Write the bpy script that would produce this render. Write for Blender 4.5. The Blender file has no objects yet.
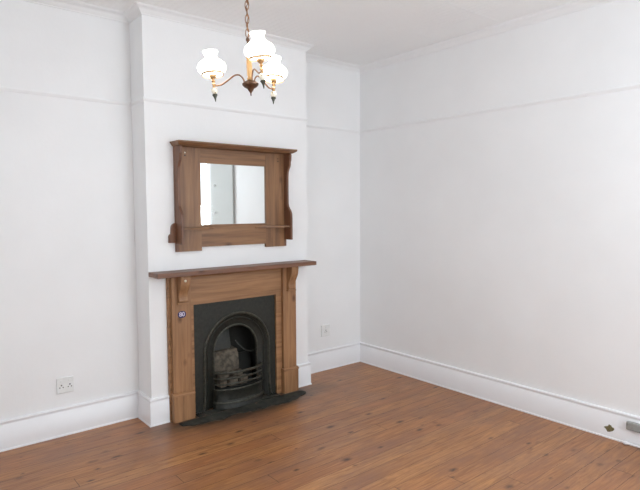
import bpy, bmesh, math, random
from mathutils import Vector, Matrix, noise
random.seed(7)
S = bpy.context.scene
C = S.collection
PI = math.pi

# ------------------------------------------------------------ materials
def new_mat(name):
    m = bpy.data.materials.new(name); m.use_nodes = True
    nt = m.node_tree; b = nt.nodes['Principled BSDF']
    return m, nt, b
def lnk(nt, a, b): nt.links.new(a, b)
def srgb(r, g, b):
    f = lambda c: (c/255/12.92 if c/255 <= .04045 else ((c/255+.055)/1.055)**2.4)
    return (f(r), f(g), f(b), 1)
def math_node(nt, op, a, b=None, c=None):
    n = nt.nodes.new('ShaderNodeMath'); n.operation = op
    for i, v in enumerate((a, b, c)):
        if v is None: continue
        if hasattr(v, 'links'): lnk(nt, v, n.inputs[i])
        else: n.inputs[i].default_value = v
    return n.outputs[0]
def noise_node(nt, vec, scale, detail=3, rough=.55):
    n = nt.nodes.new('ShaderNodeTexNoise'); n.inputs['Scale'].default_value = scale
    n.inputs['Detail'].default_value = detail; n.inputs['Roughness'].default_value = rough
    if vec is not None: lnk(nt, vec, n.inputs['Vector'])
    return n
def mapping(nt, vec, scale=(1,1,1), loc=(0,0,0)):
    n = nt.nodes.new('ShaderNodeMapping'); n.inputs['Scale'].default_value = scale
    n.inputs['Location'].default_value = loc; lnk(nt, vec, n.inputs['Vector']); return n.outputs[0]
def ramp(nt, fac, stops):
    n = nt.nodes.new('ShaderNodeValToRGB'); e = n.color_ramp.elements
    while len(e) < len(stops): e.new(.5)
    for i, (p, c) in enumerate(stops): e[i].position = p; e[i].color = c
    lnk(nt, fac, n.inputs['Fac']); return n.outputs['Color']
def mix(nt, fac, a, b, mode='MIX'):
    n = nt.nodes.new('ShaderNodeMix'); n.data_type = 'RGBA'; n.blend_type = mode
    for s, v in ((n.inputs[0], fac), (n.inputs[6], a), (n.inputs[7], b)):
        if hasattr(v, 'links'): lnk(nt, v, s)
        else: s.default_value = v
    return n.outputs[2]
def bump(nt, b, h, strength, dist):
    n = nt.nodes.new('ShaderNodeBump'); n.inputs['Strength'].default_value = strength
    n.inputs['Distance'].default_value = dist; lnk(nt, h, n.inputs['Height']); lnk(nt, n.outputs[0], b.inputs['Normal'])
def objco(nt): return nt.nodes.new('ShaderNodeTexCoord').outputs['Object']

def paint(name, col, rough=.55, amp=.15, scale=35, vary=.012):
    m, nt, b = new_mat(name); co = objco(nt)
    n = noise_node(nt, co, 1.3, 4)
    d = tuple(max(0, c-vary*3) for c in col[:3])+(1,)
    lnk(nt, ramp(nt, n.outputs['Fac'], [(.35, d), (.65, col)]), b.inputs['Base Color'])
    b.inputs['Roughness'].default_value = rough
    bump(nt, b, noise_node(nt, co, scale, 3).outputs['Fac'], amp, .004)
    return m
def plain(name, col, rough=.5, metal=0., amp=0, scale=60, col2=None):
    m, nt, b = new_mat(name); b.inputs['Roughness'].default_value = rough; b.inputs['Metallic'].default_value = metal
    co = objco(nt); n = noise_node(nt, co, scale, 4)
    c2 = col2 or tuple(c*.8 for c in col[:3])+(1,)
    lnk(nt, ramp(nt, n.outputs['Fac'], [(.35, c2), (.65, col)]), b.inputs['Base Color'])
    if amp: bump(nt, b, n.outputs['Fac'], amp, .003)
    return m
def wood(name, axis, base, dark, knot, rough=.45, seed=0.):
    """old stripped pine, grain running along axis 0,1,2"""
    m, nt, b = new_mat(name); co = objco(nt)
    sc = [26., 26., 26.]; sc[axis] = 1.6
    g = noise_node(nt, mapping(nt, co, tuple(sc), (seed, seed*2, seed*3)), 1.0, 5, .6)
    g.inputs['Distortion'].default_value = .5
    c = ramp(nt, g.outputs['Fac'], [(.32, dark), (.62, base)])
    big = noise_node(nt, mapping(nt, co, (3, 3, 3), (seed, 0, 0)), 1.0, 2)
    c = mix(nt, math_node(nt, 'MULTIPLY', big.outputs['Fac'], .6), c, tuple(x*.6 for x in base[:3])+(1,))
    ks = [6., 6., 6.]; ks[axis] = 3.6
    v = nt.nodes.new('ShaderNodeTexVoronoi'); v.inputs['Scale'].default_value = 1.
    lnk(nt, mapping(nt, co, tuple(ks), (seed*1.7, seed, .3)), v.inputs['Vector'])
    k = math_node(nt, 'LESS_THAN', v.outputs['Distance'], .07)
    kk = ramp(nt, v.outputs['Distance'], [(.05, (1,1,1,1)), (.15, (0,0,0,1))])
    c = mix(nt, math_node(nt, 'MULTIPLY', kk, .8), c, knot)
    lnk(nt, c, b.inputs['Base Color']); b.inputs['Roughness'].default_value = rough
    bump(nt, b, g.outputs['Fac'], .25, .002)
    return m

def floor_material():
    m, nt, b = new_mat('varnished_pine_boards'); co = objco(nt)
    sep = nt.nodes.new('ShaderNodeSeparateXYZ'); lnk(nt, co, sep.inputs[0])
    W = .118
    yb = math_node(nt, 'DIVIDE', math_node(nt, 'ADD', sep.outputs[1], 10.02), W)
    row = math_node(nt, 'FLOOR', yb); fr = math_node(nt, 'FRACT', yb)
    wn = nt.nodes.new('ShaderNodeTexWhiteNoise'); wn.noise_dimensions = '1D'; lnk(nt, row, wn.inputs['W'])
    xo = math_node(nt, 'ADD', math_node(nt, 'DIVIDE', sep.outputs[0], 3.1), math_node(nt, 'MULTIPLY', wn.outputs['Value'], 7.3))
    seg = math_node(nt, 'FLOOR', math_node(nt, 'ADD', xo, 50.)); fx = math_node(nt, 'FRACT', math_node(nt, 'ADD', xo, 50.))
    wn2 = nt.nodes.new('ShaderNodeTexWhiteNoise'); wn2.noise_dimensions = '2D'
    cmb = nt.nodes.new('ShaderNodeCombineXYZ'); lnk(nt, row, cmb.inputs[0]); lnk(nt, seg, cmb.inputs[1]); lnk(nt, cmb.outputs[0], wn2.inputs['Vector'])
    cm = nt.nodes.new('ShaderNodeCombineXYZ')
    lnk(nt, math_node(nt, 'ADD', sep.outputs[0], math_node(nt, 'MULTIPLY', wn2.outputs['Value'], 31.)), cm.inputs[0])
    lnk(nt, sep.outputs[1], cm.inputs[1]); lnk(nt, math_node(nt, 'MULTIPLY', wn2.outputs['Value'], 9.), cm.inputs[2])
    pv = cm.outputs[0]
    tone = ramp(nt, wn2.outputs['Value'], [(0, srgb(*T['f1'])), (.35, srgb(*T['f2'])), (.7, srgb(*T['f3'])), (1, srgb(*T['f4']))])
    g = noise_node(nt, mapping(nt, pv, (2.4, 34, 3)), 1., 6, .66); g.inputs['Distortion'].default_value = 1.6
    tone = mix(nt, ramp(nt, g.outputs['Fac'], [(.36, (.8,)*3+(1,)), (.6, (0,0,0,1))]), tone, srgb(*T['fg']))
    big = noise_node(nt, mapping(nt, co, (1.6, 4.0, 1)), 1., 6, .7)
    tone = mix(nt, ramp(nt, big.outputs['Fac'], [(.42, (0,0,0,1)), (.66, (.75,)*3+(1,))]), tone, srgb(*T['fp']))
    v = nt.nodes.new('ShaderNodeTexVoronoi'); v.inputs['Scale'].default_value = 1.
    kn = noise_node(nt, mapping(nt, pv, (18, 30, 1)), 1., 3)
    kv = nt.nodes.new('ShaderNodeVectorMath'); kv.operation = 'ADD'; lnk(nt, mapping(nt, pv, (5.2, 10.5, 1)), kv.inputs[0])
    ks = nt.nodes.new('ShaderNodeVectorMath'); ks.operation = 'SCALE'; lnk(nt, kn.outputs['Color'], ks.inputs[0]); ks.inputs['Scale'].default_value = .22
    lnk(nt, ks.outputs[0], kv.inputs[1]); lnk(nt, kv.outputs[0], v.inputs['Vector'])
    sc = nt.nodes.new('ShaderNodeSeparateColor'); lnk(nt, v.outputs['Color'], sc.inputs[0])
    kd = math_node(nt, 'DIVIDE', v.outputs['Distance'], math_node(nt, 'ADD', .35, math_node(nt, 'MULTIPLY', sc.outputs[0], 1.3)))
    kk = ramp(nt, kd, [(.04, (.95,)*3+(1,)), (.09, (.5,)*3+(1,)), (.18, (0,0,0,1))])
    tone = mix(nt, kk, tone, srgb(*T['fk']))
    # joints between boards and between board ends
    e = math_node(nt, 'MINIMUM', fr, math_node(nt, 'SUBTRACT', 1., fr))
    gap = math_node(nt, 'LESS_THAN', e, .016)
    wob = math_node(nt, 'MULTIPLY', gap, ramp(nt, wn.outputs['Value'], [(0, (.35,)*3+(1,)), (1, (.95,)*3+(1,))]))
    end = math_node(nt, 'LESS_THAN', fx, .0012)
    j = math_node(nt, 'MAXIMUM', wob, math_node(nt, 'MULTIPLY', end, .8))
    tone = mix(nt, j, tone, srgb(62, 36, 22))
    # soot trodden into the boards round the hearth
    d = nt.nodes.new('ShaderNodeVectorMath'); d.operation = 'DISTANCE'
    lnk(nt, mapping(nt, co, (.42, 1.6, 1), (0, 0, 0)), d.inputs[0]); d.inputs[1].default_value = (-1.62*.42, -.36*1.6, 0)
    dn = noise_node(nt, mapping(nt, co, (9, 14, 1)), 1., 4)
    sd = math_node(nt, 'ADD', d.outputs['Value'], math_node(nt, 'MULTIPLY', dn.outputs['Fac'], .16))
    tone = mix(nt, ramp(nt, sd, [(.30, (.85,)*3+(1,)), (.50, (0,0,0,1))]), tone, srgb(60, 52, 44))
    lnk(nt, tone, b.inputs['Base Color'])
    rn = noise_node(nt, co, 2.5, 3)
    mr = nt.nodes.new('ShaderNodeMapRange'); lnk(nt, rn.outputs['Fac'], mr.inputs[0]); mr.inputs[3].default_value = .28; mr.inputs[4].default_value = .5
    lnk(nt, mr.outputs[0], b.inputs['Roughness'])
    h = math_node(nt, 'SUBTRACT', math_node(nt, 'MULTIPLY', g.outputs['Fac'], .25), gap)
    bump(nt, b, h, .35, .003)
    return m

def ceiling_material():
    m, nt, b = new_mat('embossed_ceiling_paper'); co = objco(nt)
    b.inputs['Base Color'].default_value = T['ceil']; b.inputs['Roughness'].default_value = .6
    sep = nt.nodes.new('ShaderNodeSeparateXYZ'); lnk(nt, co, sep.inputs[0])
    def tri(o, k): return math_node(nt, 'ABSOLUTE', math_node(nt, 'SINE', math_node(nt, 'MULTIPLY', o, k)))
    a = math_node(nt, 'MULTIPLY', tri(sep.outputs[0], PI/.05), tri(sep.outputs[1], PI/.05))
    q = math_node(nt, 'MULTIPLY', tri(sep.outputs[0], PI/.2), tri(sep.outputs[1], PI/.2))
    edge = nt.nodes.new('ShaderNodeMapRange'); lnk(nt, sep.outputs[0], edge.inputs[0])
    edge.inputs[1].default_value = -.30; edge.inputs[2].default_value = -.34; edge.inputs[3].default_value = 0; edge.inputs[4].default_value = 1
    h = math_node(nt, 'MULTIPLY', math_node(nt, 'ADD', a, math_node(nt, 'MULTIPLY', q, .5)), edge.outputs[0])
    bump(nt, b, h, .6, .003)
    return m

T = dict(f1=(178,120,72), f2=(184,130,82), f3=(174,116,74), f4=(190,136,86), fg=(134,84,50), fp=(136,96,76), fk=(70,42,34),
         ceil=(.96,.957,.955,1), wall=(.915,.91,.91,1))
M = {}
M['wall'] = paint('white_wall_paint', T['wall'], .6, .12, 40)
M['trim'] = paint('white_gloss_trim_paint', (.90,.895,.91,1), .35, .05, 25)
M['floor'] = floor_material()
M['ceiling'] = ceiling_material()
pine, pdark, pknot = srgb(176,130,90), srgb(118,82,52), srgb(84,52,32)
M['pine_x'] = wood('stripped_pine_across', 0, pine, pdark, pknot, .5, 1.3)
M['pine_z'] = wood('stripped_pine_upright', 2, pine, pdark, pknot, .5, 4.1)
sh = srgb(136,94,70)
M['shelf'] = wood('mantel_shelf_pine', 0, sh, srgb(96,62,44), srgb(66,42,30), .45, 2.2)
ov, ovd = srgb(154,112,76), srgb(100,66,42)
M['oak_x'] = wood('overmantel_wood_across', 0, ov, ovd, srgb(70,42,28), .42, 5.7)
M['oak_z'] = wood('overmantel_wood_upright', 2, ov, ovd, srgb(70,42,28), .42, 8.9)
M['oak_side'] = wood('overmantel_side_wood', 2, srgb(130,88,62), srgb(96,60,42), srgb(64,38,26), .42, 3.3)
M['iron'] = plain('blackened_cast_iron', srgb(40,41,34), .5, .15, .5, 45, srgb(27,28,23))
M['iron_edge'] = plain('worn_cast_iron_edges', srgb(72,70,60), .45, .25, .4, 45, srgb(42,42,35))
M['soot'] = plain('sooty_firebox_lining', srgb(34,34,30), .9, 0, .6, 30)
M['brick'] = plain('ashy_fire_brick', srgb(112,102,88), .9, 0, .8, 26, srgb(66,60,52))
_h = plain('soot_covered_slate', srgb(58,58,50), .85, 0, .9, 14, srgb(32,33,28))
_n = [n for n in _h.node_tree.nodes if n.type == 'VALTORGB'][0].color_ramp.elements
_e = _n.new(.72); _e.color = srgb(96, 76, 58)
M['hearth'] = _h
M['brass'] = plain('aged_brass', srgb(186,150,108), .35, .8, 0, 40)
M['bronze'] = plain('dark_bronze', srgb(112,84,66), .38, .8, 0, 40)
M['copper'] = plain('copper_bronze_arm', srgb(150,112,84), .35, .8, 0, 40)
M['gunmetal'] = plain('dark_finial_metal', srgb(84,84,74), .4, .7, 0, 40)
M['column'] = plain('varnished_light_wood', srgb(206,160,104), .35, 0, 0, 50)
M['white_plastic'] = plain('white_plastic', srgb(238,238,236), .4, 0, 0, 30, srgb(232,232,230))
M['grey_plastic'] = plain('grey_plastic', srgb(160,160,156), .5, 0, 0, 30, srgb(146,146,142))
M['dark'] = plain('dark_hole', srgb(60,54,50), .7)
M['navy'] = plain('navy_enamel', srgb(36,34,92), .3)
M['label'] = plain('pale_label_print', srgb(212,208,228), .4)
M['chip'] = plain('bare_chipped_wood', srgb(128,120,84), .8, 0, .6, 120, srgb(84,76,50))
M['cream'] = plain('pale_cream_enamel', srgb(236,226,206), .3)
def ceramic():
    m, nt, b = new_mat('floral_ceramic'); co = objco(nt)
    v = nt.nodes.new('ShaderNodeTexVoronoi'); v.inputs['Scale'].default_value = 70; lnk(nt, co, v.inputs['Vector'])
    lnk(nt, ramp(nt, v.outputs['Distance'], [(.2, srgb(150,130,84)), (.34, srgb(240,232,214))]), b.inputs['Base Color'])
    b.inputs['Roughness'].default_value = .2; return m
M['ceramic'] = ceramic()
def mirror():
    m, nt, b = new_mat('silvered_mirror_glass'); b.inputs['Metallic'].default_value = 1
    b.inputs['Base Color'].default_value = (.86,.885,.88,1); b.inputs['Roughness'].default_value = .03; return m
M['mirror'] = mirror()
def opal():
    m, nt, b = new_mat('lit_opal_glass'); b.inputs['Base Color'].default_value = (.95,.93,.88,1)
    b.inputs['Roughness'].default_value = .25
    b.inputs['Emission Color'].default_value = (1,.95,.86,1); b.inputs['Emission Strength'].default_value = LAMP
    return m
def bulb():
    m, nt, b = new_mat('glowing_bulb'); b.inputs['Emission Color'].default_value = (1,.82,.52,1); b.inputs['Emission Strength'].default_value = LAMP*1.2
    return m
LAMP = 10.0
M['opal'] = opal(); M['bulb'] = bulb()

# ------------------------------------------------------------ geometry helpers
def box(bm, x0, x1, y0, y1, z0, z1):
    v = [bm.verts.new(p) for p in ((x0,y0,z0),(x1,y0,z0),(x1,y1,z0),(x0,y1,z0),(x0,y0,z1),(x1,y0,z1),(x1,y1,z1),(x0,y1,z1))]
    for f in ((0,3,2,1),(4,5,6,7),(0,1,5,4),(1,2,6,5),(2,3,7,6),(3,0,4,7)): bm.faces.new([v[i] for i in f])
def prism(bm, pts, f0, f1):
    """pts: 2-D outline; f0,f1 map a 2-D point to the two end planes"""
    a = [bm.verts.new(f0(*p)) for p in pts]; b = [bm.verts.new(f1(*p)) for p in pts]; n = len(pts)
    bm.faces.new(a); bm.faces.new(b[::-1])
    for i in range(n): bm.faces.new([a[i], b[i], b[(i+1)%n], a[(i+1)%n]])
def loft(bm, rings, closed=True, caps=False):
    R = [[bm.verts.new(p) for p in r] for r in rings]; n = len(R[0])
    for a, b in zip(R, R[1:]):
        for i in range(n if closed else n-1): bm.faces.new([a[i], a[(i+1)%n], b[(i+1)%n], b[i]])
    if caps: bm.faces.new(R[0][::-1]); bm.faces.new(R[-1])
def lathe(bm, prof, c=(0,0,0), n=24):
    rings = []
    for r, z in prof: rings.append([(c[0]+max(r,1e-4)*math.cos(2*PI*i/n), c[1]+max(r,1e-4)*math.sin(2*PI*i/n), c[2]+z) for i in range(n)])
    loft(bm, rings, True, True)
def tube(bm, pts, r, n=10, closed=False, sq=None):
    pts = [Vector(p) for p in pts]; N = len(pts); rings = []
    up = None
    for i, p in enumerate(pts):
        a = pts[i-1] if (i > 0 or closed) else p; b = pts[(i+1) % N] if (i < N-1 or closed) else p
        t = (b-a).normalized()
        if up is None:
            up = Vector((0,0,1)) if abs(t.z) < .9 else Vector((1,0,0))
        s = t.cross(up).normalized(); u = s.cross(t).normalized(); up = u
        rr = r[i] if isinstance(r, (list, tuple)) else r
        rings.append([p+s*rr*math.cos(2*PI*k/n)+u*rr*(sq or 1)*math.sin(2*PI*k/n) for k in range(n)])
    if closed: rings.append(rings[0])
    loft(bm, rings, True, not closed)
def smooth_path(pts, k=6):
    P = [Vector(p) for p in pts]; P = [P[0]*2-P[1]]+P+[P[-1]*2-P[-2]]; out = []
    for i in range(1, len(P)-2):
        for j in range(k):
            t = j/k; a, b, c, d = P[i-1], P[i], P[i+1], P[i+2]
            out.append(.5*((2*b)+(c-a)*t+(2*a-5*b+4*c-d)*t*t+(3*b-a-3*c+d)*t**3))
    out.append(P[-2]); return out
def obj(name, bm, mat, parent=None, bevel=0, smooth=False, org=None, seg=2):
    bmesh.ops.remove_doubles(bm, verts=bm.verts, dist=1e-6)
    bmesh.ops.recalc_face_normals(bm, faces=bm.faces)
    if bevel:
        es = [e for e in bm.edges if len(e.link_faces) == 2 and e.calc_face_angle(0) > .5]
        bmesh.ops.bevel(bm, geom=es, offset=bevel, segments=seg, affect='EDGES', profile=.5, clamp_overlap=True)
    me = bpy.data.meshes.new(name); bm.to_mesh(me); bm.free()
    if org is not None: me.transform(Matrix.Translation(-Vector(org)))
    me.materials.append(mat)
    if smooth:
        for p in me.polygons: p.use_smooth = True
        try: me.set_sharp_from_angle(angle=.7)
        except Exception: pass
    o = bpy.data.objects.new(name, me); C.objects.link(o)
    if parent is not None: o.parent = parent
    return o
def thing(name, label, cat, loc, group=None, rot=None):
    o = bpy.data.objects.new(name, None); C.objects.link(o); o.location = loc; o.empty_display_size = .05
    if rot is not None: o.rotation_euler = rot
    o['label'] = label; o['category'] = cat
    if group: o['group'] = group
    return o
def tag(o, label, cat, group=None):
    o['label'] = label; o['category'] = cat
    if group: o['group'] = group
    return o
def struct(name, bm, mat, label=None, cat=None, **k):
    o = obj(name, bm, mat, **k); o['kind'] = 'structure'
    if label: o['label'] = label
    if cat: o['category'] = cat
    return o
B = bmesh.new

# ------------------------------------------------------------ room shell
def wall_with_hole(x0, x1, z0, z1, hx0, hx1, hz0, hz1, f0, f1):
    bm = B()
    outer = [(x0,z0),(x1,z0),(x1,z1),(x0,z1)]; inner = [(hx0,hz0),(hx1,hz0),(hx1,hz1),(hx0,hz1)]
    V = {}
    for s, f in ((0, f0), (1, f1)):
        V[s] = [bm.verts.new(f(*p)) for p in outer], [bm.verts.new(f(*p)) for p in inner]
        o, i = V[s]
        for k in range(4): bm.faces.new([o[k], o[(k+1)%4], i[(k+1)%4], i[k]])
    for w in (0, 1):
        a, b = V[0][w], V[1][w]
        for k in range(4): bm.faces.new([a[k], a[(k+1)%4], b[(k+1)%4], b[k]])
    return bm
H = 3.045
XL, YF = -4.75, -4.75               # left wall and front (window) wall
T1 = .02                            # wall faces sit 2 cm behind the skirting faces
BX0, BX1, WY = -2.354, -.879, -.228 # chimney breast: left, right, front face

bm = B(); box(bm, XL-.2, .22, YF-.2, .22, -.12, 0); struct('floor', bm, M['floor'], 'varnished knotty pine floorboards running towards the right wall', 'floor')
bm = B(); box(bm, XL-.2, .22, YF-.2, .22, H, H+.12); struct('ceiling', bm, M['ceiling'], 'white embossed ceiling with a fine dotted pattern', 'ceiling')
bm = B(); box(bm, XL, .02, T1, .22, 0, H); struct('wall_back', bm, M['wall'], 'white back wall showing in the alcoves beside the chimney breast', 'wall')
FILL_WIN = (-3.6, -2.1, .75, 2.65)     # unseen opening added in the left wall to let fill light in
bm = wall_with_hole(YF-.2, .22, 0, H, *FILL_WIN, lambda y, z: (XL, y, z), lambda y, z: (XL-.2, y, z)); struct('wall_left', bm, M['wall'], 'white left wall', 'wall')
WIN1 = (-2.3, -.75, .75, 2.65)      # front wall window: x0,x1,z0,z1
WIN2 = (-4.45, -3.78, .75, 2.65)    # right wall window: y0,y1
bm = wall_with_hole(XL, .02, 0, H, *WIN1, lambda x, z: (x, YF, z), lambda x, z: (x, YF-.2, z)); struct('wall_front', bm, M['wall'], 'white window wall', 'wall')
bm = wall_with_hole(YF-.2, .22, 0, H, *WIN2, lambda y, z: (.02, y, z), lambda y, z: (.22, y, z)); struct('wall_right', bm, M['wall'], 'plain white right wall', 'wall')
# chimney breast, open in front for the fire
bm = B()
XC = -1.62
prism(bm, [(BX0,0),(XC-.30,0),(XC-.30,.76),(XC+.30,.76),(XC+.30,0),(BX1,0),(BX1,H),(BX0,H)], lambda x, z: (x, WY, z), lambda x, z: (x, T1, z))
struct('wall_chimney_breast', bm, M['wall'], 'white chimney breast projecting between the two alcoves', 'wall')

# windows
def window(name, along, a0, a1, z0, z1, fixed, out):
    root = bpy.data.objects.new(name, None); C.objects.link(root); root['kind'] = 'structure'; root['label'] = 'white painted sash window'; root['category'] = 'window'
    def bx(bm, p0, p1, q0, q1, r0, r1):
        if along == 'x': box(bm, p0, p1, fixed+min(q0*out,q1*out), fixed+max(q0*out,q1*out), r0, r1)
        else: box(bm, fixed+min(q0*out,q1*out), fixed+max(q0*out,q1*out), p0, p1, r0, r1)
    bm = B()
    bx(bm, a0, a0+.06, .06, .14, z0, z1); bx(bm, a1-.06, a1, .06, .14, z0, z1)
    bx(bm, a0+.06, a1-.06, .06, .14, z0, z0+.07); bx(bm, a0+.06, a1-.06, .06, .14, z1-.06, z1)
    zm = (z0+z1)/2; bx(bm, a0+.06, a1-.06, .07, .13, zm-.025, zm+.025)
    obj('window_frame', bm, M['trim'], root, bevel=.004)
    bm = B(); am = (a0+a1)/2
    bx(bm, am-.012, am+.012, .08, .12, z0+.07, zm-.025); bx(bm, am-.012, am+.012, .08, .12, zm+.025, z1-.06)
    obj('glazing_bar', bm, M['trim'], root)
    bm = B(); w = .09
    bx(bm, a0-w, a0, -.025, 0, z0-w, z1+w); bx(bm, a1, a1+w, -.025, 0, z0-w, z1+w); bx(bm, a0, a1, -.025, 0, z1, z1+w); bx(bm, a0, a1, -.025, 0, z0-w, z0-.03)
    obj('architrave', bm, M['trim'], root, bevel=.005)
    bm = B(); bx(bm, a0-w, a1+w, -.06, .06, z0-.03, z0)
    obj('window_sill', bm, M['trim'], root, bevel=.005)
window('window_1', 'x', *WIN1, YF, -1)
window('window_2', 'y', *WIN2, .02, 1)
window('fill_window_left', 'y', *FILL_WIN, XL, -1)  # added window out of view, only there for the fill from the left

d = thing('door_1', 'grey painted tall cupboard door', 'door', (.02, -3.35, 0)); d['kind'] = 'structure'
M['grey_door'] = paint('pale_grey_door_paint', (.50,.50,.48,1), .5, .05, 25)
bm = B(); box(bm, -.012, .0198, -3.68, -3.04, 0, 2.36); obj('door_panel', bm, M['grey_door'], d, bevel=.004, org=(.02,-3.35,0))
for z in (1.56, 1.96):
    bm = B(); lathe(bm, [(0,.012),(.008,.012),(.010,.024),(.020,.034),(.022,.044),(.014,.054),(0,.056)], n=18)
    bmesh.ops.rotate(bm, verts=bm.verts, matrix=Matrix.Rotation(-PI/2, 3, 'Y')); bmesh.ops.translate(bm, verts=bm.verts, vec=(0, -3.52, z))
    obj('door_knob', bm, M['white_plastic'], d, smooth=True, org=(.02,-3.35,0))
# skirting boards, picture rails, cornices: one profile swept along each run
def run(bm, prof, path, side):
    """prof: (out, z) outline; path: list of wall points; side: inward normals handled by mitred offsets"""
    P = [Vector((x, y, 0)) for x, y in path]; n = len(P); rings = []
    for i, p in enumerate(P):
        ds = []
        if i > 0: ds.append((P[i]-P[i-1]).normalized())
        if i < n-1: ds.append((P[i+1]-P[i]).normalized())
        ns = [Vector((d.y, -d.x, 0))*side for d in ds]
        m = ns[0] if len(ns) == 1 else (ns[0]+ns[1])/(1+ns[0].dot(ns[1]))
        rings.append([p+m*o+Vector((0,0,z)) for o, z in prof])
    loft(bm, rings, True, True)
BB = .204
skirt = [(0,0),(.026,0),(.026,.008),(.0205,.013),(.02,BB-.030),(.0175,BB-.027),(.0175,BB-.021),(.021,BB-.016),(.0215,BB-.007),(.016,BB),(0,BB)]
rail = [(0,2.384),(.004,2.386),(.006,2.392),(.010,2.397),(.012,2.405),(.010,2.410),(0,2.413)]
corn = [(0,H-.056),(.007,H-.055),(.008,H-.048),(.016,H-.043),(.030,H-.028),(.042,H-.016),(.050,H-.012),(.054,H-.006),(.058,H-.005),(.059,H),(0,H)]
alcL = [(XL, T1), (BX0, T1)]
def trimset(name, prof, path, side, label, cat, mat='trim'):
    bm = B(); run(bm, prof, path, side); return struct(name, bm, M[mat], label, cat, smooth=True)
SPX = .578                           # half width of the fire surround at the floor
trimset('baseboard_left_alcove', skirt, [(XL, T1), (BX0, T1), (BX0, WY), (XC-.605, WY)], 1, 'white skirting board round the left alcove and corner of the chimney breast', 'baseboard')
trimset('baseboard_back', skirt, [(XC+SPX, WY), (BX1, WY), (BX1, T1), (.02, T1), (.02, -3.03)], 1, 'white skirting board round the right alcove and along the right wall', 'baseboard')
trimset('baseboard_left', skirt, [(.02, -3.69), (.02, YF), (XL, YF), (XL, T1)], 1, 'white skirting board of window wall and left wall', 'baseboard')
full = [(XL, YF), (XL, T1), (BX0, T1), (BX0, WY), (BX1, WY), (BX1, T1), (.02, T1), (.02, YF)]
trimset('trim_1', rail, [(XL, YF), (XL, T1), (BX0, T1), (BX0, WY), (BX1, WY), (BX1, T1), (.02, T1), (.02, WIN2[1]+.1)], 1, 'slim white picture rail high round the walls', 'picture rail', 'wall')
trimset('trim_2', corn, full+[(XL, YF)], 1, 'white moulded cornice where walls meet ceiling', 'cornice', 'wall')
# flat beads dividing the embossed ceiling
for k, y in enumerate((-1.05, -1.63, -2.21, -2.79, -3.37, -3.95)):
    bm = B(); prism(bm, [(-.014,H),(-.006,H-.0025),(.006,H-.0025),(.014,H)], lambda a, z, y=y: (XL+.1, y+a, z), lambda a, z, y=y: (-.09, y+a, z))
    struct('trim_%d' % (k+3), bm, M['ceiling'], 'thin white bead across the embossed ceiling', 'ceiling bead')

# damaged patch and trunking on the right skirting
base_r = Vector((0, -2.505, .07))
bm = B(); n = 14; pts = []
for i in range(n):
    a = 2*PI*i/n; r = 1+.18*math.cos(4*a)+.12*math.sin(5*a+1)
    pts.append((.030*r*math.cos(a)-.004*math.sin(a), .024*r*math.sin(a)))
prism(bm, pts, lambda a, z: (-.0002, base_r.y+a, base_r.z+z), lambda a, z: (-.0035, base_r.y+a*.8, base_r.z+z*.8))
chip = struct('trim_9', bm, M['chip'], 'small bare chipped patch in the right skirting board', 'paint chip')
t = thing('cable_outlet', 'grey oblong cable outlet box fixed on the right skirting board', 'outlet', (0, -2.72, .10))
bm = B(); box(bm, -.030, -.0002, -2.80, -2.622, .108, .164); obj('outlet_box', bm, M['grey_plastic'], t, bevel=.005, org=(0,-2.72,.10))
bm = B(); box(bm, -.034, -.030, -2.79, -2.632, .116, .156); obj('cover', bm, M['grey_plastic'], t, bevel=.002, org=(0,-2.72,.10))
bm = B(); n = 16
lp = smooth_path([(-.020,-2.605,.008),(-.032,-2.635,.016),(-.030,-2.67,.014),(-.034,-2.71,.018),(-.030,-2.76,.014),(-.026,-2.80,.012)], 5)
tube(bm, lp, [.007+.006*math.sin(PI*min(1, i/6)) for i in range(len(lp))], 10)
fb = obj('filler_bead', bm, M['trim'], org=(0,-2.7,0), smooth=True); fb.location = (0,-2.7,0)
tag(fb, 'lumpy white bead of filler on the floor below the grey outlet box', 'filler')

# ------------------------------------------------------------ hearth
hy = (0, 0, 0)
bm = B()
hp = [(-2.19,WY-.086),(-2.20,WY-.13),(-2.13,WY-.16),(-2.06,WY-.205),(-1.98,WY-.19),(-1.88,WY-.215),(-1.76,WY-.19),(-1.66,WY-.205),(-1.55,WY-.225),(-1.44,WY-.215),(-1.33,WY-.24),(-1.22,WY-.235),(-1.14,WY-.20),(-1.06,WY-.175),(-1.02,WY-.12),(-1.07,WY-.086)]
hp2 = [Vector((x,y,0)) for x, y in hp]; dense = []
sp = smooth_path(hp2, 5)
for i, p in enumerate(sp):
    j = noise.noise(p*22)*.018
    dense.append((p.x+j*1.2, min(p.y+j*1.4-.020, WY-.086)))
prism(bm, dense, lambda x, y: (x, y, .0004), lambda x, y: (x, y, .007))
hearth = tag(obj('hearth', bm, M['hearth'], org=(XC, WY-.1, 0)), 'soot-blackened ragged-edged hearth on the floor before the fireplace', 'hearth'); hearth.location = (XC, WY-.1, 0)

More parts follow.
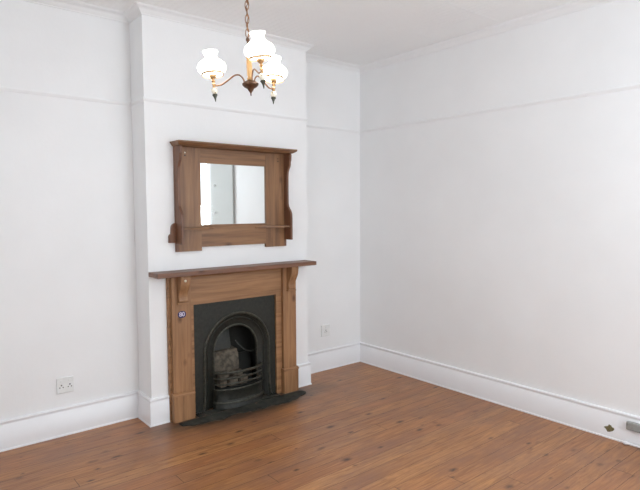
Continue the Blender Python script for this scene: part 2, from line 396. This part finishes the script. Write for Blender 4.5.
# ------------------------------------------------------------ wooden fire surround
O = Vector((XC, WY, 0))
S0 = thing('fire_surround', 'stripped pine fire surround with mantel shelf against the chimney breast', 'mantelpiece', O)
def surr(name, bm, mat, bevel=.003, **k): return obj(name, bm, M[mat], k.pop('parent', S0), bevel=bevel, org=O, **k)
OPH, OPZ = .385, .872; OPL, OPR = .396, .374
bm = B(); prism(bm, [(-.603,0),(-OPL,0),(-OPL,OPZ),(OPR,OPZ),(OPR,0),(.575,0),(.575,1.115),(-.603,1.115)], lambda x, z: (XC+x, WY, z), lambda x, z: (XC+x, WY-.03, z))
surr('backboard', bm, 'pine_x', .002)
for s in (-1, 1):
    x0, x1 = sorted((XC+s*.43, XC+s*(.568 if s > 0 else .585)))
    bm = B(); box(bm, x0, x1, WY-.06, WY-.03, .2, 1.115); pl = surr('pilaster', bm, 'pine_z', .003)
    bm = B(); box(bm, x0-.008, x1+.008, WY-.078, WY-.03, .0, .196); surr('plinth_block', bm, 'pine_z', .003, parent=pl)
    bm = B(); prism(bm, [(0,.196),(-.052,.196),(-.053,.204),(-.048,.212),(-.036,.218),(0,.218)], lambda o, z, x0=x0: (x0-.010, WY-.03+o, z), lambda o, z, x1=x1: (x1+.010, WY-.03+o, z))
    surr('plinth_moulding', bm, 'pine_x', 0, parent=pl)
    # scrolled corbel under the shelf
    cx = XC+s*.505; w = .036
    pr = [(0,1.113),(-.073,1.113),(-.076,1.10),(-.074,1.075)]
    for i in range(9):
        a = i/8; pr.append((-.074+.046*(a-math.sin(2*PI*a)/9), 1.075-.125*a))
    pr += [(-.030,.935),(-.033,.926),(-.032,.915),(-.025,.909),(0,.909)]
    bm = B(); prism(bm, pr, lambda o, z: (cx-w, WY-.06+o, z), lambda o, z: (cx+w, WY-.06+o, z)); co = surr('corbel', bm, 'pine_z', .0015)
    bm = B(); box(bm, cx-w-.006, cx+w+.006, WY-.092, WY-.06, .896, .909); surr('corbel_foot', bm, 'pine_x', .002, parent=co)
    if s < 0:
        bm = B(); lathe(bm, [(.0,0),(.009,0),(.0095,.003),(.007,.006),(0,.0075)], n=16)
        bmesh.ops.rotate(bm, verts=bm.verts, matrix=Matrix.Rotation(PI/2, 3, 'X')); bmesh.ops.translate(bm, verts=bm.verts, vec=(cx-.004, WY-.1345, 1.078))
        o = surr('disc', bm, 'cream', 0, parent=co, smooth=True); o['label'] = 'small round cream stud'  # small pale round disc, left corbel only
bm = B(); prism(bm, [(-.43,.905),(-.43,.900),(.43,.900),(.43,.905)], lambda x, z: (XC+x, WY-.03, z), lambda x, z: (XC+x, WY-.034, z)); surr('frieze_bead', bm, 'pine_x', 0)
bm = B(); e = .713
box(bm, XC-e-.022, XC+e, WY-.172, WY, 1.115, 1.149)
surr('mantel_shelf', bm, 'shelf', .005, seg=3)
bm = B(); prism(bm, [(0,1.115),(-.068,1.115),(-.064,1.108),(-.040,1.098),(-.034,1.090),(-.03,1.088),(0,1.088)], lambda o, z: (XC-.43, WY+o, z), lambda o, z: (XC+.43, WY+o, z))
surr('bed_moulding', bm, 'pine_x', 0)
# number badge
bx, bz = -2.128, .817
bd = thing('number_badge', 'small navy blue oval number badge on left leg of the fire surround', 'badge', (bx, WY-.061, bz))
bm = B(); n = 28; prism(bm, [(.033*math.copysign(abs(math.cos(2*PI*i/n))**.8, math.cos(2*PI*i/n)), .026*math.copysign(abs(math.sin(2*PI*i/n))**.8, math.sin(2*PI*i/n))) for i in range(n)], lambda a, z: (bx+a, WY-.0602, bz+z), lambda a, z: (bx+a, WY-.063, bz+z))
obj('plate', bm, M['navy'], bd, org=(bx, WY-.061, bz), bevel=.0008)
def text_mesh(name, body, size, mat, parent, loc, rot):
    cu = bpy.data.curves.new(name, 'FONT'); cu.body = body; cu.size = size; cu.offset = .0012; cu.align_x = 'CENTER'; cu.align_y = 'CENTER'; cu.extrude = .0006
    o = bpy.data.objects.new(name, cu); C.objects.link(o)
    dg = bpy.context.evaluated_depsgraph_get(); me = bpy.data.meshes.new_from_object(o.evaluated_get(dg)); bpy.data.objects.remove(o)
    me.materials.clear(); me.materials.append(mat)
    p = bpy.data.objects.new(name, me); C.objects.link(p); p.parent = parent; p.location = loc; p.rotation_euler = rot; return p
tx = text_mesh('digits', '80', .046, M['label'], bd, (0, -.0026, 0), (PI/2, 0, 0)); tx['label'] = 'pale number on the badge'

# ------------------------------------------------------------ cast iron fireplace insert
F = thing('fireplace_insert', 'black cast iron arched fireplace with bowed grate inside the pine surround', 'fireplace', (XC, WY, 0))
def ins(name, bm, mat, bevel=0, **k): return obj(name, bm, M[mat], k.pop('parent', F), bevel=bevel, org=(XC, WY, 0), **k)
ACX = XC-.001
def arch(hw, spring, n=20, zb=.008, ap=None):
    ap = ap or hw
    pts = [(-hw, zb), (-hw, zb+(spring-zb)*.5)]
    for i in range(n+1):
        a = PI-PI*i/n; pts.append((hw*math.cos(a), spring+ap*math.sin(a)))
    return pts+[(hw, zb+(spring-zb)*.5), (hw, zb)]
HW, SPR = .294, .455
hole = arch(HW, SPR)
bm = B(); px0, px1, pz1 = XC-OPL+.002, XC+OPR-.002, OPZ-.002
def plate_face(y):
    out = []
    for x, z in hole:   # matching points on the rectangle
        if z <= SPR: out.append((px0 if x < 0 else px1, z))
        else:
            dx, dz = x, z-SPR; k = min(OPH/max(abs(dx), 1e-6), (pz1-SPR)/max(dz, 1e-6)); out.append((min(max(XC-.011+dx*k, px0), px1), SPR+dz*k))
    return [(p[0], y, p[1]) for p in out]
inner = [(ACX+x, z) for x, z in hole]
def corner_fix(L, y):
    L = list(L)
    for sx, xx in ((-1, px0), (1, px1)):
        best = min(range(len(L)), key=lambda i: abs(L[i][0]-xx)+abs(L[i][2]-pz1)); L[best] = (xx, y, pz1)
    return L
yf, yb = WY-.014, WY-.0005
fr = [corner_fix(plate_face(yf), yf), [(x, yf, z) for x, z in inner]]
loft(bm, [[(p[0], yb, p[2]) for p in fr[0]]]+fr, False)
ins('face_plate', bm, 'iron')
# splayed reveal between outer and inner arch
bm = B(); rr = []
for hw, y in ((HW, yf), (HW-.012, yf+.004), (HW-.022, yf+.018), (HW-.050, yf+.030), (HW-.088, yf+.036), (HW-.092, yf+.060)):
    rr.append([(ACX+x, y, z) for x, z in arch(hw, SPR-.005)])
loft(bm, rr, False); ins('arched_reveal', bm, 'iron', smooth=True)
bm = B(); pth = [(ACX+x, yf-.002, z) for x, z in arch(HW+.010, SPR)]
pth = [(ACX-HW-.030, yf-.004, .012), (ACX-HW-.018, yf-.004, .055)]+pth[1:-1]+[(ACX+HW+.018, yf-.004, .055), (ACX+HW+.030, yf-.004, .012)]
tube(bm, smooth_path(pth, 3), .0115, 10); ins('outer_arch_moulding', bm, 'iron_edge', smooth=True)
bm = B(); tube(bm, smooth_path([(ACX+x, yf+.016, z) for x, z in arch(HW-.026, SPR-.004)], 2), .006, 8); ins('middle_arch_moulding', bm, 'iron', smooth=True)
bm = B(); tube(bm, smooth_path([(ACX+x, yf+.034, z) for x, z in arch(HW-.088, SPR-.006)], 2), .0085, 8); ins('inner_arch_moulding', bm, 'iron_edge', smooth=True)
bm = B(); box(bm, px0+.002, px1-.002, WY-.0855, yf-.0005, .0004, .0075); ins('base_plate', bm, 'hearth')
# firebox lining: open-fronted iron box inside the breast
bm = B(); a, b_, y0, y1, zt = XC-.295, XC+.295, WY+.004, T1-.006, .755
def pane(p): bm.faces.new([bm.verts.new(q) for q in p])
box(bm, a, a+.01, y0, y1, .008, zt); box(bm, b_-.01, b_, y0, y1, .008, zt); box(bm, a+.01, b_-.01, y1-.01, y1, .008, zt); box(bm, a+.01, b_-.01, y0, y1-.01, zt-.01, zt)
ins('firebox_lining', bm, 'soot')
# fire back: brick cheek with a ledge, iron plate above it, dark flue beside
bm = B(); prism(bm, [(.225,.10),(.225,.43),(.150,.43),(.128,.425),(.125,.405),(.110,.39),(.100,.30),(.090,.10)], lambda d, z: (XC-.225, WY+d-.004, z), lambda d, z: (XC+.075, WY+d-.004, z))
ins('fire_back', bm, 'brick', .006)
bm = B(); prism(bm, [(.225,.431),(.225,.70),(.215,.70),(.165,.50),(.150,.431)], lambda d, z: (XC-.225, WY+d-.004, z), lambda d, z: (XC+.03, WY+d-.004, z))
ins('flue_plate', bm, 'iron', .004)
bm = B(); prism(bm, [(.225,.10),(.225,.36),(.20,.36),(.17,.30),(.15,.10)], lambda d, z: (XC+.076, WY+d-.004, z), lambda d, z: (XC+.235, WY+d-.004, z))
ins('fire_back_cheek', bm, 'soot', .004)
bm = B(); tube(bm, smooth_path([(XC+.05,WY+.11,.50),(XC+.08,WY+.09,.455),(XC+.12,WY+.075,.415),(XC+.17,WY+.07,.395),(XC+.215,WY+.07,.400)], 5), .006, 8); ins('damper_lip', bm, 'iron', smooth=True)
# bowed grate
def bow(z, out, hw=.222, n=17, yy=WY-.012, x_c=ACX):
    return [(x_c+hw*math.sin(PI/2*(2*i/(n-1)-1)), yy-out*math.cos(PI/2*(2*i/(n-1)-1)), z) for i in range(n)]
G = B(); tube(G, bow(.300, .095), .0095, 8, sq=1.2)
gr = ins('grate', G, 'iron_edge', smooth=True)
for z in (.252, .208):
    bm = B(); tube(bm, bow(z, .093), .0065, 8, sq=1.4); ins('grate_bar', bm, 'iron_edge', parent=gr, smooth=True)
bm = B(); rings = []
for z, o in ((.160,.102),(.168,.098),(.168,.085),(.155,.085),(.055,.085),(.055,.104),(.063,.108),(.073,.104),(.078,.098),(.145,.098),(.152,.102)):
    rings.append(bow(z, o, .226))
cols = list(zip(*rings)); loft(bm, cols, True, True); ins('bottom_panel', bm, 'iron', smooth=True)
for z, o, r_ in ((.060, .110, .010), (.166, .100, .007)):
    bm = B(); tube(bm, bow(z, o, .230), r_, 8); ins('panel_bead', bm, 'iron_edge', smooth=True)
bm = B(); rings = []
for z, o in ((.009,.098),(.03,.092),(.052,.085),(.052,.06),(.009,.06)): rings.append(bow(z, o, .235))
loft(bm, list(zip(*rings)), True, True); ins('ash_pan_cover', bm, 'iron', smooth=True)
bm = B(); box(bm, XC-.19, XC+.18, WY-.050, WY+.080, .14, .165); ins('grate_floor', bm, 'soot')
# rubble in grate
for (x, y, z, w, d, h, r) in ((-.150,-.015,.199,.07,.05,.060,.2),(-.065,-.030,.206,.080,.055,.074,-.12),(.030,-.028,.203,.085,.050,.068,.1),(-.110,.045,.221,.09,.05,.10,-.1),(.02,.050,.218,.10,.05,.096,.12)):
    bm = B(); box(bm, -w/2, w/2, -d/2, d/2, -h/2, h/2)
    bmesh.ops.bevel(bm, geom=list(bm.edges), offset=.008, segments=2, affect='EDGES')
    for v in bm.verts: v.co += Vector((noise.noise(v.co*40+Vector((x*50,0,0))), noise.noise(v.co*40+Vector((0,x*50,0))), noise.noise(v.co*40)))*.006
    bmesh.ops.rotate(bm, verts=bm.verts, matrix=Matrix.Rotation(r, 3, 'Z'))
    o = obj('broken_brick', bm, M['brick']); o.location = (XC+x, WY+y, z)
    tag(o, 'ash-grey lump of broken brick lying in the fire grate', 'brick', 'broken bricks in the fire grate')

# ------------------------------------------------------------ overmantel mirror
MX = -1.635; OM = (MX, WY, 1.285)
R = thing('overmantel_mirror', 'brown wooden overmantel mirror with side brackets hung on the chimney breast', 'mirror', OM)
def om(name, bm, mat, bevel=.002, **k): return obj(name, bm, M[mat], k.pop('parent', R), bevel=bevel, org=OM, **k)
gz0, gz1, gw = 1.488, 1.962, .298
for s in (-1, 1):
    x0, x1 = sorted((MX+s*gw, MX+s*.487)); bm = B(); box(bm, x0, x1, WY-.028, WY, 1.287, 2.076); st = om('stile', bm, 'oak_z')
    # bracket-shaped ear on the wall beside the frame
    ep = [(.487,1.357),(.562,1.357),(.562,1.405),(.556,1.418),(.544,1.424)]
    for i in range(7): a = i/6*PI/2; ep.append((.508+.034*math.cos(a), 1.468+.036*math.sin(a)))
    ep += [(.487,1.504)]
    bm = B(); prism(bm, ep, lambda x, z: (MX+s*x, WY, z), lambda x, z: (MX+s*x, WY-.022, z)); om('ear', bm, 'oak_side', .0015)
    # shaped side panel
    d = [(.028,2.076),(.112,2.076),(.116,2.06),(.112,2.02),(.104,2.00),(.106,1.985),(.100,1.965),(.085,1.945),(.074,1.92),(.070,1.88),(.069,1.75),(.070,1.655),(.076,1.63),(.090,1.61),(.108,1.592),(.119,1.565),(.122,1.53),(.122,1.345),(.028,1.345)]
    xa, xb = (MX+s*.487, MX+s*.507)
    bm = B(); prism(bm, [(y, z) for y, z in d], lambda y, z: (xa, WY-y, z), lambda y, z: (xb, WY-y, z)); om('side_panel', bm, 'oak_side', .0025)
    bm = B(); box(bm, min(xa, xb), max(xa, xb), WY-.028, WY, 1.287, 2.076); om('side_strip', bm, 'oak_side', .001)
    # curved corner shelf
    cp = [(.487,.028),(.19,.028),(.192,.040)]
    for i in range(11):
        a = i/10; cp.append((.205+.282*a, .040+.068*math.sin(a*PI/2)**.8))
    bm = B(); prism(bm, cp, lambda x, y: (MX+s*x, WY-y, 1.452), lambda x, y: (MX+s*x, WY-y, 1.467)); om('corner_shelf', bm, 'oak_x', .0015)
    # fixing screws
    sx = MX+s*.425
    for z, mt, nm in ((2.033, 'cream' if s < 0 else 'bronze', 'screw'), (2.012, 'dark', 'screw_hole')):
        bm = B(); lathe(bm, [(0,0),(.006,0),(.0055,.002),(0,.0035)], n=14)
        bmesh.ops.rotate(bm, verts=bm.verts, matrix=Matrix.Rotation(PI/2, 3, 'X')); bmesh.ops.translate(bm, verts=bm.verts, vec=(sx, WY-.0281, z))
        om(nm, bm, mt, 0, parent=st, smooth=True)
bm = B(); box(bm, MX-gw, MX+gw, WY-.026, WY, gz1, 2.076); om('top_rail', bm, 'oak_x')
bm = B(); box(bm, MX-gw, MX+gw, WY-.026, WY, 1.316, gz0); om('bottom_rail', bm, 'oak_x')
bm = B(); prism(bm, [(0,2.076),(-.125,2.076),(-.135,2.084),(-.152,2.092),(-.160,2.097),(-.160,2.107),(0,2.107)], lambda o, z: (MX-.535, WY+o, z), lambda o, z: (MX+.535, WY+o, z))
for v in bm.verts:   # moulding returns on both ends
    if v.co.z < 2.09: v.co.x = MX+(v.co.x-MX)*(1-(2.107-v.co.z)*1.3)
om('cornice_shelf', bm, 'oak_x', .0012)
bm = B(); box(bm, MX-gw, MX+gw, WY-.017, WY-.004, gz0, gz1)
om('mirror_glass', bm, 'mirror', 0)

# ------------------------------------------------------------ wall sockets
def socket(x, z, w, h, label, two):
    root = thing('wall_socket', label, 'socket', (x, T1, z), 'white wall sockets')
    og = (x, T1, z)
    bm = B(); box(bm, x-w/2, x+w/2, T1-.011, T1-.0002, z-h/2, z+h/2); obj('faceplate', bm, M['white_plastic'], root, bevel=.004, org=og, seg=3)
    xs = (-.027, .029) if two else (0,)
    for k, ox in enumerate(xs):
        bm = B()
        for a, dz, r in ((-.011, -.004, .0042), (.011, -.004, .0042), (0, .012, .0052)):
            n = 12; prism(bm, [(ox+a+r*math.cos(2*PI*i/n), dz-.010+r*math.sin(2*PI*i/n)) for i in range(n)], lambda p, q: (x+p, T1-.0112, z+q), lambda p, q: (x+p, T1-.0116, z+q))
        obj('outlet_holes', bm, M['dark'], root, org=og)
        bm = B(); box(bm, x+ox-.008, x+ox+.008, T1-.0145, T1-.011, z+.024, z+.042); obj('switch', bm, M['white_plastic'], root, bevel=.002, org=og)
socket(-2.886, .362, .115, .112, 'white wall socket with two outlets above skirting in the left alcove', True)
socket(-.462, .398, .112, .115, 'white wall socket in the right alcove near the room corner', False)

# ------------------------------------------------------------ chandelier
CP = Vector((-2.503, -1.884, 2.181))
TX, TY = math.radians(-2.5), math.radians(0)
# tilt in the picture plane: lower end swings to the right
yaw = -0.6885
fw = Vector((-math.sin(yaw), math.cos(yaw), 0)); rt = Vector((math.cos(yaw), math.sin(yaw), 0))
rotm = Matrix.Rotation(math.radians(-3.0), 3, fw) @ Matrix.Rotation(math.radians(-2.5), 3, rt)
K = thing('chandelier', 'three-arm brass chandelier with lit white opal glass shades hanging on a chain', 'chandelier', CP)
K.rotation_euler = rotm.to_euler()
def ch(name, bm, mat, parent=None, smooth=True, **k): return obj(name, bm, M[mat], parent or K, smooth=smooth, **k)
bm = B(); lathe(bm, [(0,-.052),(.0025,-.050),(.003,-.040),(.006,-.034),(.012,-.026),(.016,-.018),(.030,-.010),(.037,-.002),(.038,.004),(.033,.010),(.022,.014),(.015,.020),(0,.022)], n=28); ch('bowl', bm, 'bronze')
bm = B(); lathe(bm, [(.009,.018),(.014,.022),(.014,.03),(.010,.034),(.0125,.044),(.0135,.08),(.0125,.112),(.009,.118),(.013,.122),(.013,.130),(.008,.134),(.005,.15),(0,.152)], n=20); ch('column', bm, 'column')
bm = B(); lathe(bm, [(.005,.148),(.005,.20),(.009,.204),(.009,.212),(.004,.216),(0,.22)], n=14); ch('stem', bm, 'bronze')
# chain up to the ceiling
inv = rotm.inverted()
top_local = Vector((0, 0, .222)); topw = CP+rotm @ top_local
dest = Vector((topw.x-.006, topw.y, H-.045)); L = (dest-topw).length; nl = 19; pitch = L/nl
bm = B()
for i in range(nl):
    c = topw+(dest-topw)*((i+.5)/nl); hh = pitch*.5+.0035; ww = .0085; pts = []
    for k in range(16):
        a = 2*PI*k/16; px = ww*math.cos(a); pz = math.copysign(min(abs(hh*math.sin(a)*1.15), hh), math.sin(a))
        dirv = rt if i % 2 == 0 else fw
        pts.append(inv @ (c+dirv*px+Vector((0,0,pz))-CP))
    tube(bm, pts, .0021, 6, closed=True)
ch('chain', bm, 'copper')
bm = B(); cord = [inv @ (topw+(dest-topw)*(i/40)+rt*(.006*math.sin(i*1.3))+fw*(.006*math.cos(i*1.3))-CP) for i in range(41)]
tube(bm, cord, .0018, 6); ch('electric_cord', bm, 'copper')
bm = B(); lathe(bm, [(0,-.062),(.006,-.060),(.008,-.046),(.03,-.036),(.052,-.014),(.056,-.001),(0,-.001)], n=28)
o = ch('ceiling_canopy', bm, 'bronze')
cw = inv @ (Vector((dest.x, dest.y, H))-CP); o.location = cw; o.rotation_euler = inv.to_euler()
R_ = .176
armp = smooth_path([(.026,0,.008),(.034,0,.032),(.052,0,.050),(.075,0,.049),(.105,0,.031),(.135,0,.014),(.158,0,.011),(.176,0,.013)], 6)
def lamp_parts():
    parts = []
    bm = B(); tube(bm, armp, .0036, 10); arm = ('arm', bm, 'copper')
    c = (R_, 0, 0)
    bm = B(); lathe(bm, [(0,-.012),(.006,-.010),(.008,-.004),(.0065,.002),(.009,.006),(.006,.010),(.006,.020),(.010,.024),(.006,.028),(.006,.034),(.013,.040),(.017,.050),(.018,.056),(.0,.056)], c, 18); parts.append(('lamp_holder', bm, 'brass'))
    bm = B(); lathe(bm, [(.006,-.012),(.013,-.016),(.0155,-.026),(.0135,-.037),(.007,-.044),(0,-.044)], c, 20); parts.append(('ceramic_ball', bm, 'ceramic'))
    bm = B(); lathe(bm, [(.0,-.042),(.011,-.044),(.013,-.049),(.009,-.056),(.005,-.066),(.002,-.082),(0,-.084)], c, 16); parts.append(('finial', bm, 'gunmetal'))
    bm = B(); n = 36; zr = .060
    prof = [(.0495,zr-.006),(.0525,zr-.006),(.0530,zr+.004),(.0505,zr+.005)]
    rg = [[(R_+r*math.cos(2*PI*i/n), r*math.sin(2*PI*i/n), z) for r, z in prof] for i in range(n)]; rg.append(rg[0]); loft(bm, rg, True)
    for k in range(3):
        a = 2*PI*k/3+.5; tube(bm, [(R_+.015*math.cos(a), .015*math.sin(a), .048), (R_+.033*math.cos(a), .033*math.sin(a), zr-.012), (R_+.051*math.cos(a), .051*math.sin(a), zr-.003)], .0016, 6)
    parts.append(('shade_ring', bm, 'brass'))
    bm = B(); n = 36
    pr = [(.0475,zr-.001),(.049,zr+.004),(.060,zr+.012),(.0675,zr+.024),(.069,zr+.036),(.065,zr+.050),(.054,zr+.063),(.040,zr+.073),(.031,zr+.082),(.0285,zr+.092),(.0295,zr+.102),(.034,zr+.112),(.0365,zr+.117)]
    inn = [(r-.0025, z) for r, z in pr[::-1]]
    rings = [[(R_+r*(1+(.03*math.cos(12*2*PI*i/n) if z > zr+.108 else 0))*math.cos(2*PI*i/n), r*math.sin(2*PI*i/n), z) for i in range(n)] for r, z in pr+inn]
    rings.append(rings[0]); loft(bm, rings, True); parts.append(('glass_shade', bm, 'opal'))
    bm = B(); lathe(bm, [(0,.056),(.009,.057),(.010,.066),(.016,.078),(.017,.088),(.012,.100),(0,.106)], c, 16); parts.append(('bulb', bm, 'bulb'))
    return arm, parts
arm, parts = lamp_parts()
lean = Matrix.Translation((R_, 0, .012)) @ Matrix.Rotation(math.radians(7), 4, 'Y') @ Matrix.Diagonal((.97, .97, .90, 1)) @ Matrix.Translation((-R_, 0, 0))
for n_, b_m, m_ in parts: bmesh.ops.transform(b_m, matrix=lean, verts=b_m.verts)
A0 = ch(*arm); subs = [ch(n, b, m, parent=A0) for n, b, m in parts]
# directions measured from the viewer: angle from forward axis, clockwise seen from above
dirs = [-102+180*0, 18, 138]
for k, dg in enumerate((-82, 156, 33)):
    a = math.radians(dg)     # screen x = sin(a), depth = cos(a)
    v = rt*math.sin(a)+fw*math.cos(a); ang = math.atan2(v.y, v.x)
    if k == 0: arm_o = A0
    else:
        arm_o = A0.copy(); C.objects.link(arm_o); arm_o.parent = K
        for s_ in subs:
            c_ = s_.copy(); C.objects.link(c_); c_.parent = arm_o
    arm_o.rotation_euler = (0, 0, ang)
    # each lamp hangs a little differently on its arm
    tw = Matrix.Translation((R_, 0, .012)) @ (Matrix.Rotation(math.radians(-4), 4, 'Y'), Matrix.Rotation(math.radians(6), 4, 'X'), Matrix.Identity(4))[k] @ Matrix.Translation((-R_, 0, -.012))
    for c_ in [q for q in C.objects if q.parent == arm_o]: c_.matrix_local = tw

# ------------------------------------------------------------ camera
f, yaw, pitch, roll, cx, cy = 539.155, -.68851, .06555, -.00514, -3.8763, -4.0559
cyw, syw, cp, sp_ = math.cos(yaw), math.sin(yaw), math.cos(pitch), math.sin(pitch)
Fv = Vector((-syw*cp, cyw*cp, -sp_)); Rv = Vector((cyw, syw, 0)); Uv = Rv.cross(Fv)
c_, s_ = math.cos(roll), math.sin(roll); R2 = Rv*c_+Uv*s_; U2 = Uv*c_-Rv*s_
cam = bpy.data.cameras.new('camera'); co_ = bpy.data.objects.new('camera', cam); C.objects.link(co_)
cam.sensor_width = 36; cam.sensor_fit = 'HORIZONTAL'; cam.lens = f/640*36; cam.clip_start = .02
m = Matrix((R2, U2, -Fv)).transposed().to_4x4(); m.translation = Vector((cx, cy, 1.6)); co_.matrix_world = m
S.camera = co_

# ------------------------------------------------------------ light
def area(name, loc, direction, sx, sy, power, col):
    l = bpy.data.lights.new(name, 'AREA'); l.shape = 'RECTANGLE'; l.size = sx; l.size_y = sy; l.energy = power; l.color = col
    o = bpy.data.objects.new(name, l); C.objects.link(o); o.location = loc
    o.rotation_euler = Vector(direction).to_track_quat('-Z', 'Z').to_euler(); return o
area('daylight_front', ((WIN1[0]+WIN1[1])/2, YF-.40, 1.45), (0, 1, .22), WIN1[1]-WIN1[0]+.3, 2.6, 150, (.85,.94,1))
area('daylight_right', (.50, (WIN2[0]+WIN2[1])/2, 1.45), (-1, .35, .22), .9, 2.6, 330, (.85,.94,1))
area('fill_light_left', (XL-.40, (FILL_WIN[0]+FILL_WIN[1])/2, 1.45), (1, 0, .22), FILL_WIN[1]-FILL_WIN[0]+.3, 2.6, 55, (.89,.955,1))  # added fill lamp, lifts the right wall and the breast's left side
w = bpy.data.worlds.new('sky'); S.world = w; w.use_nodes = True
bg = w.node_tree.nodes['Background']; bg.inputs[0].default_value = (.86,.93,1,1); bg.inputs[1].default_value = 3.0
S.view_settings.view_transform = 'Standard'; S.view_settings.look = 'None'; S.view_settings.gamma = 1
S.view_settings.use_curve_mapping = False; S.view_settings.exposure = -0.63
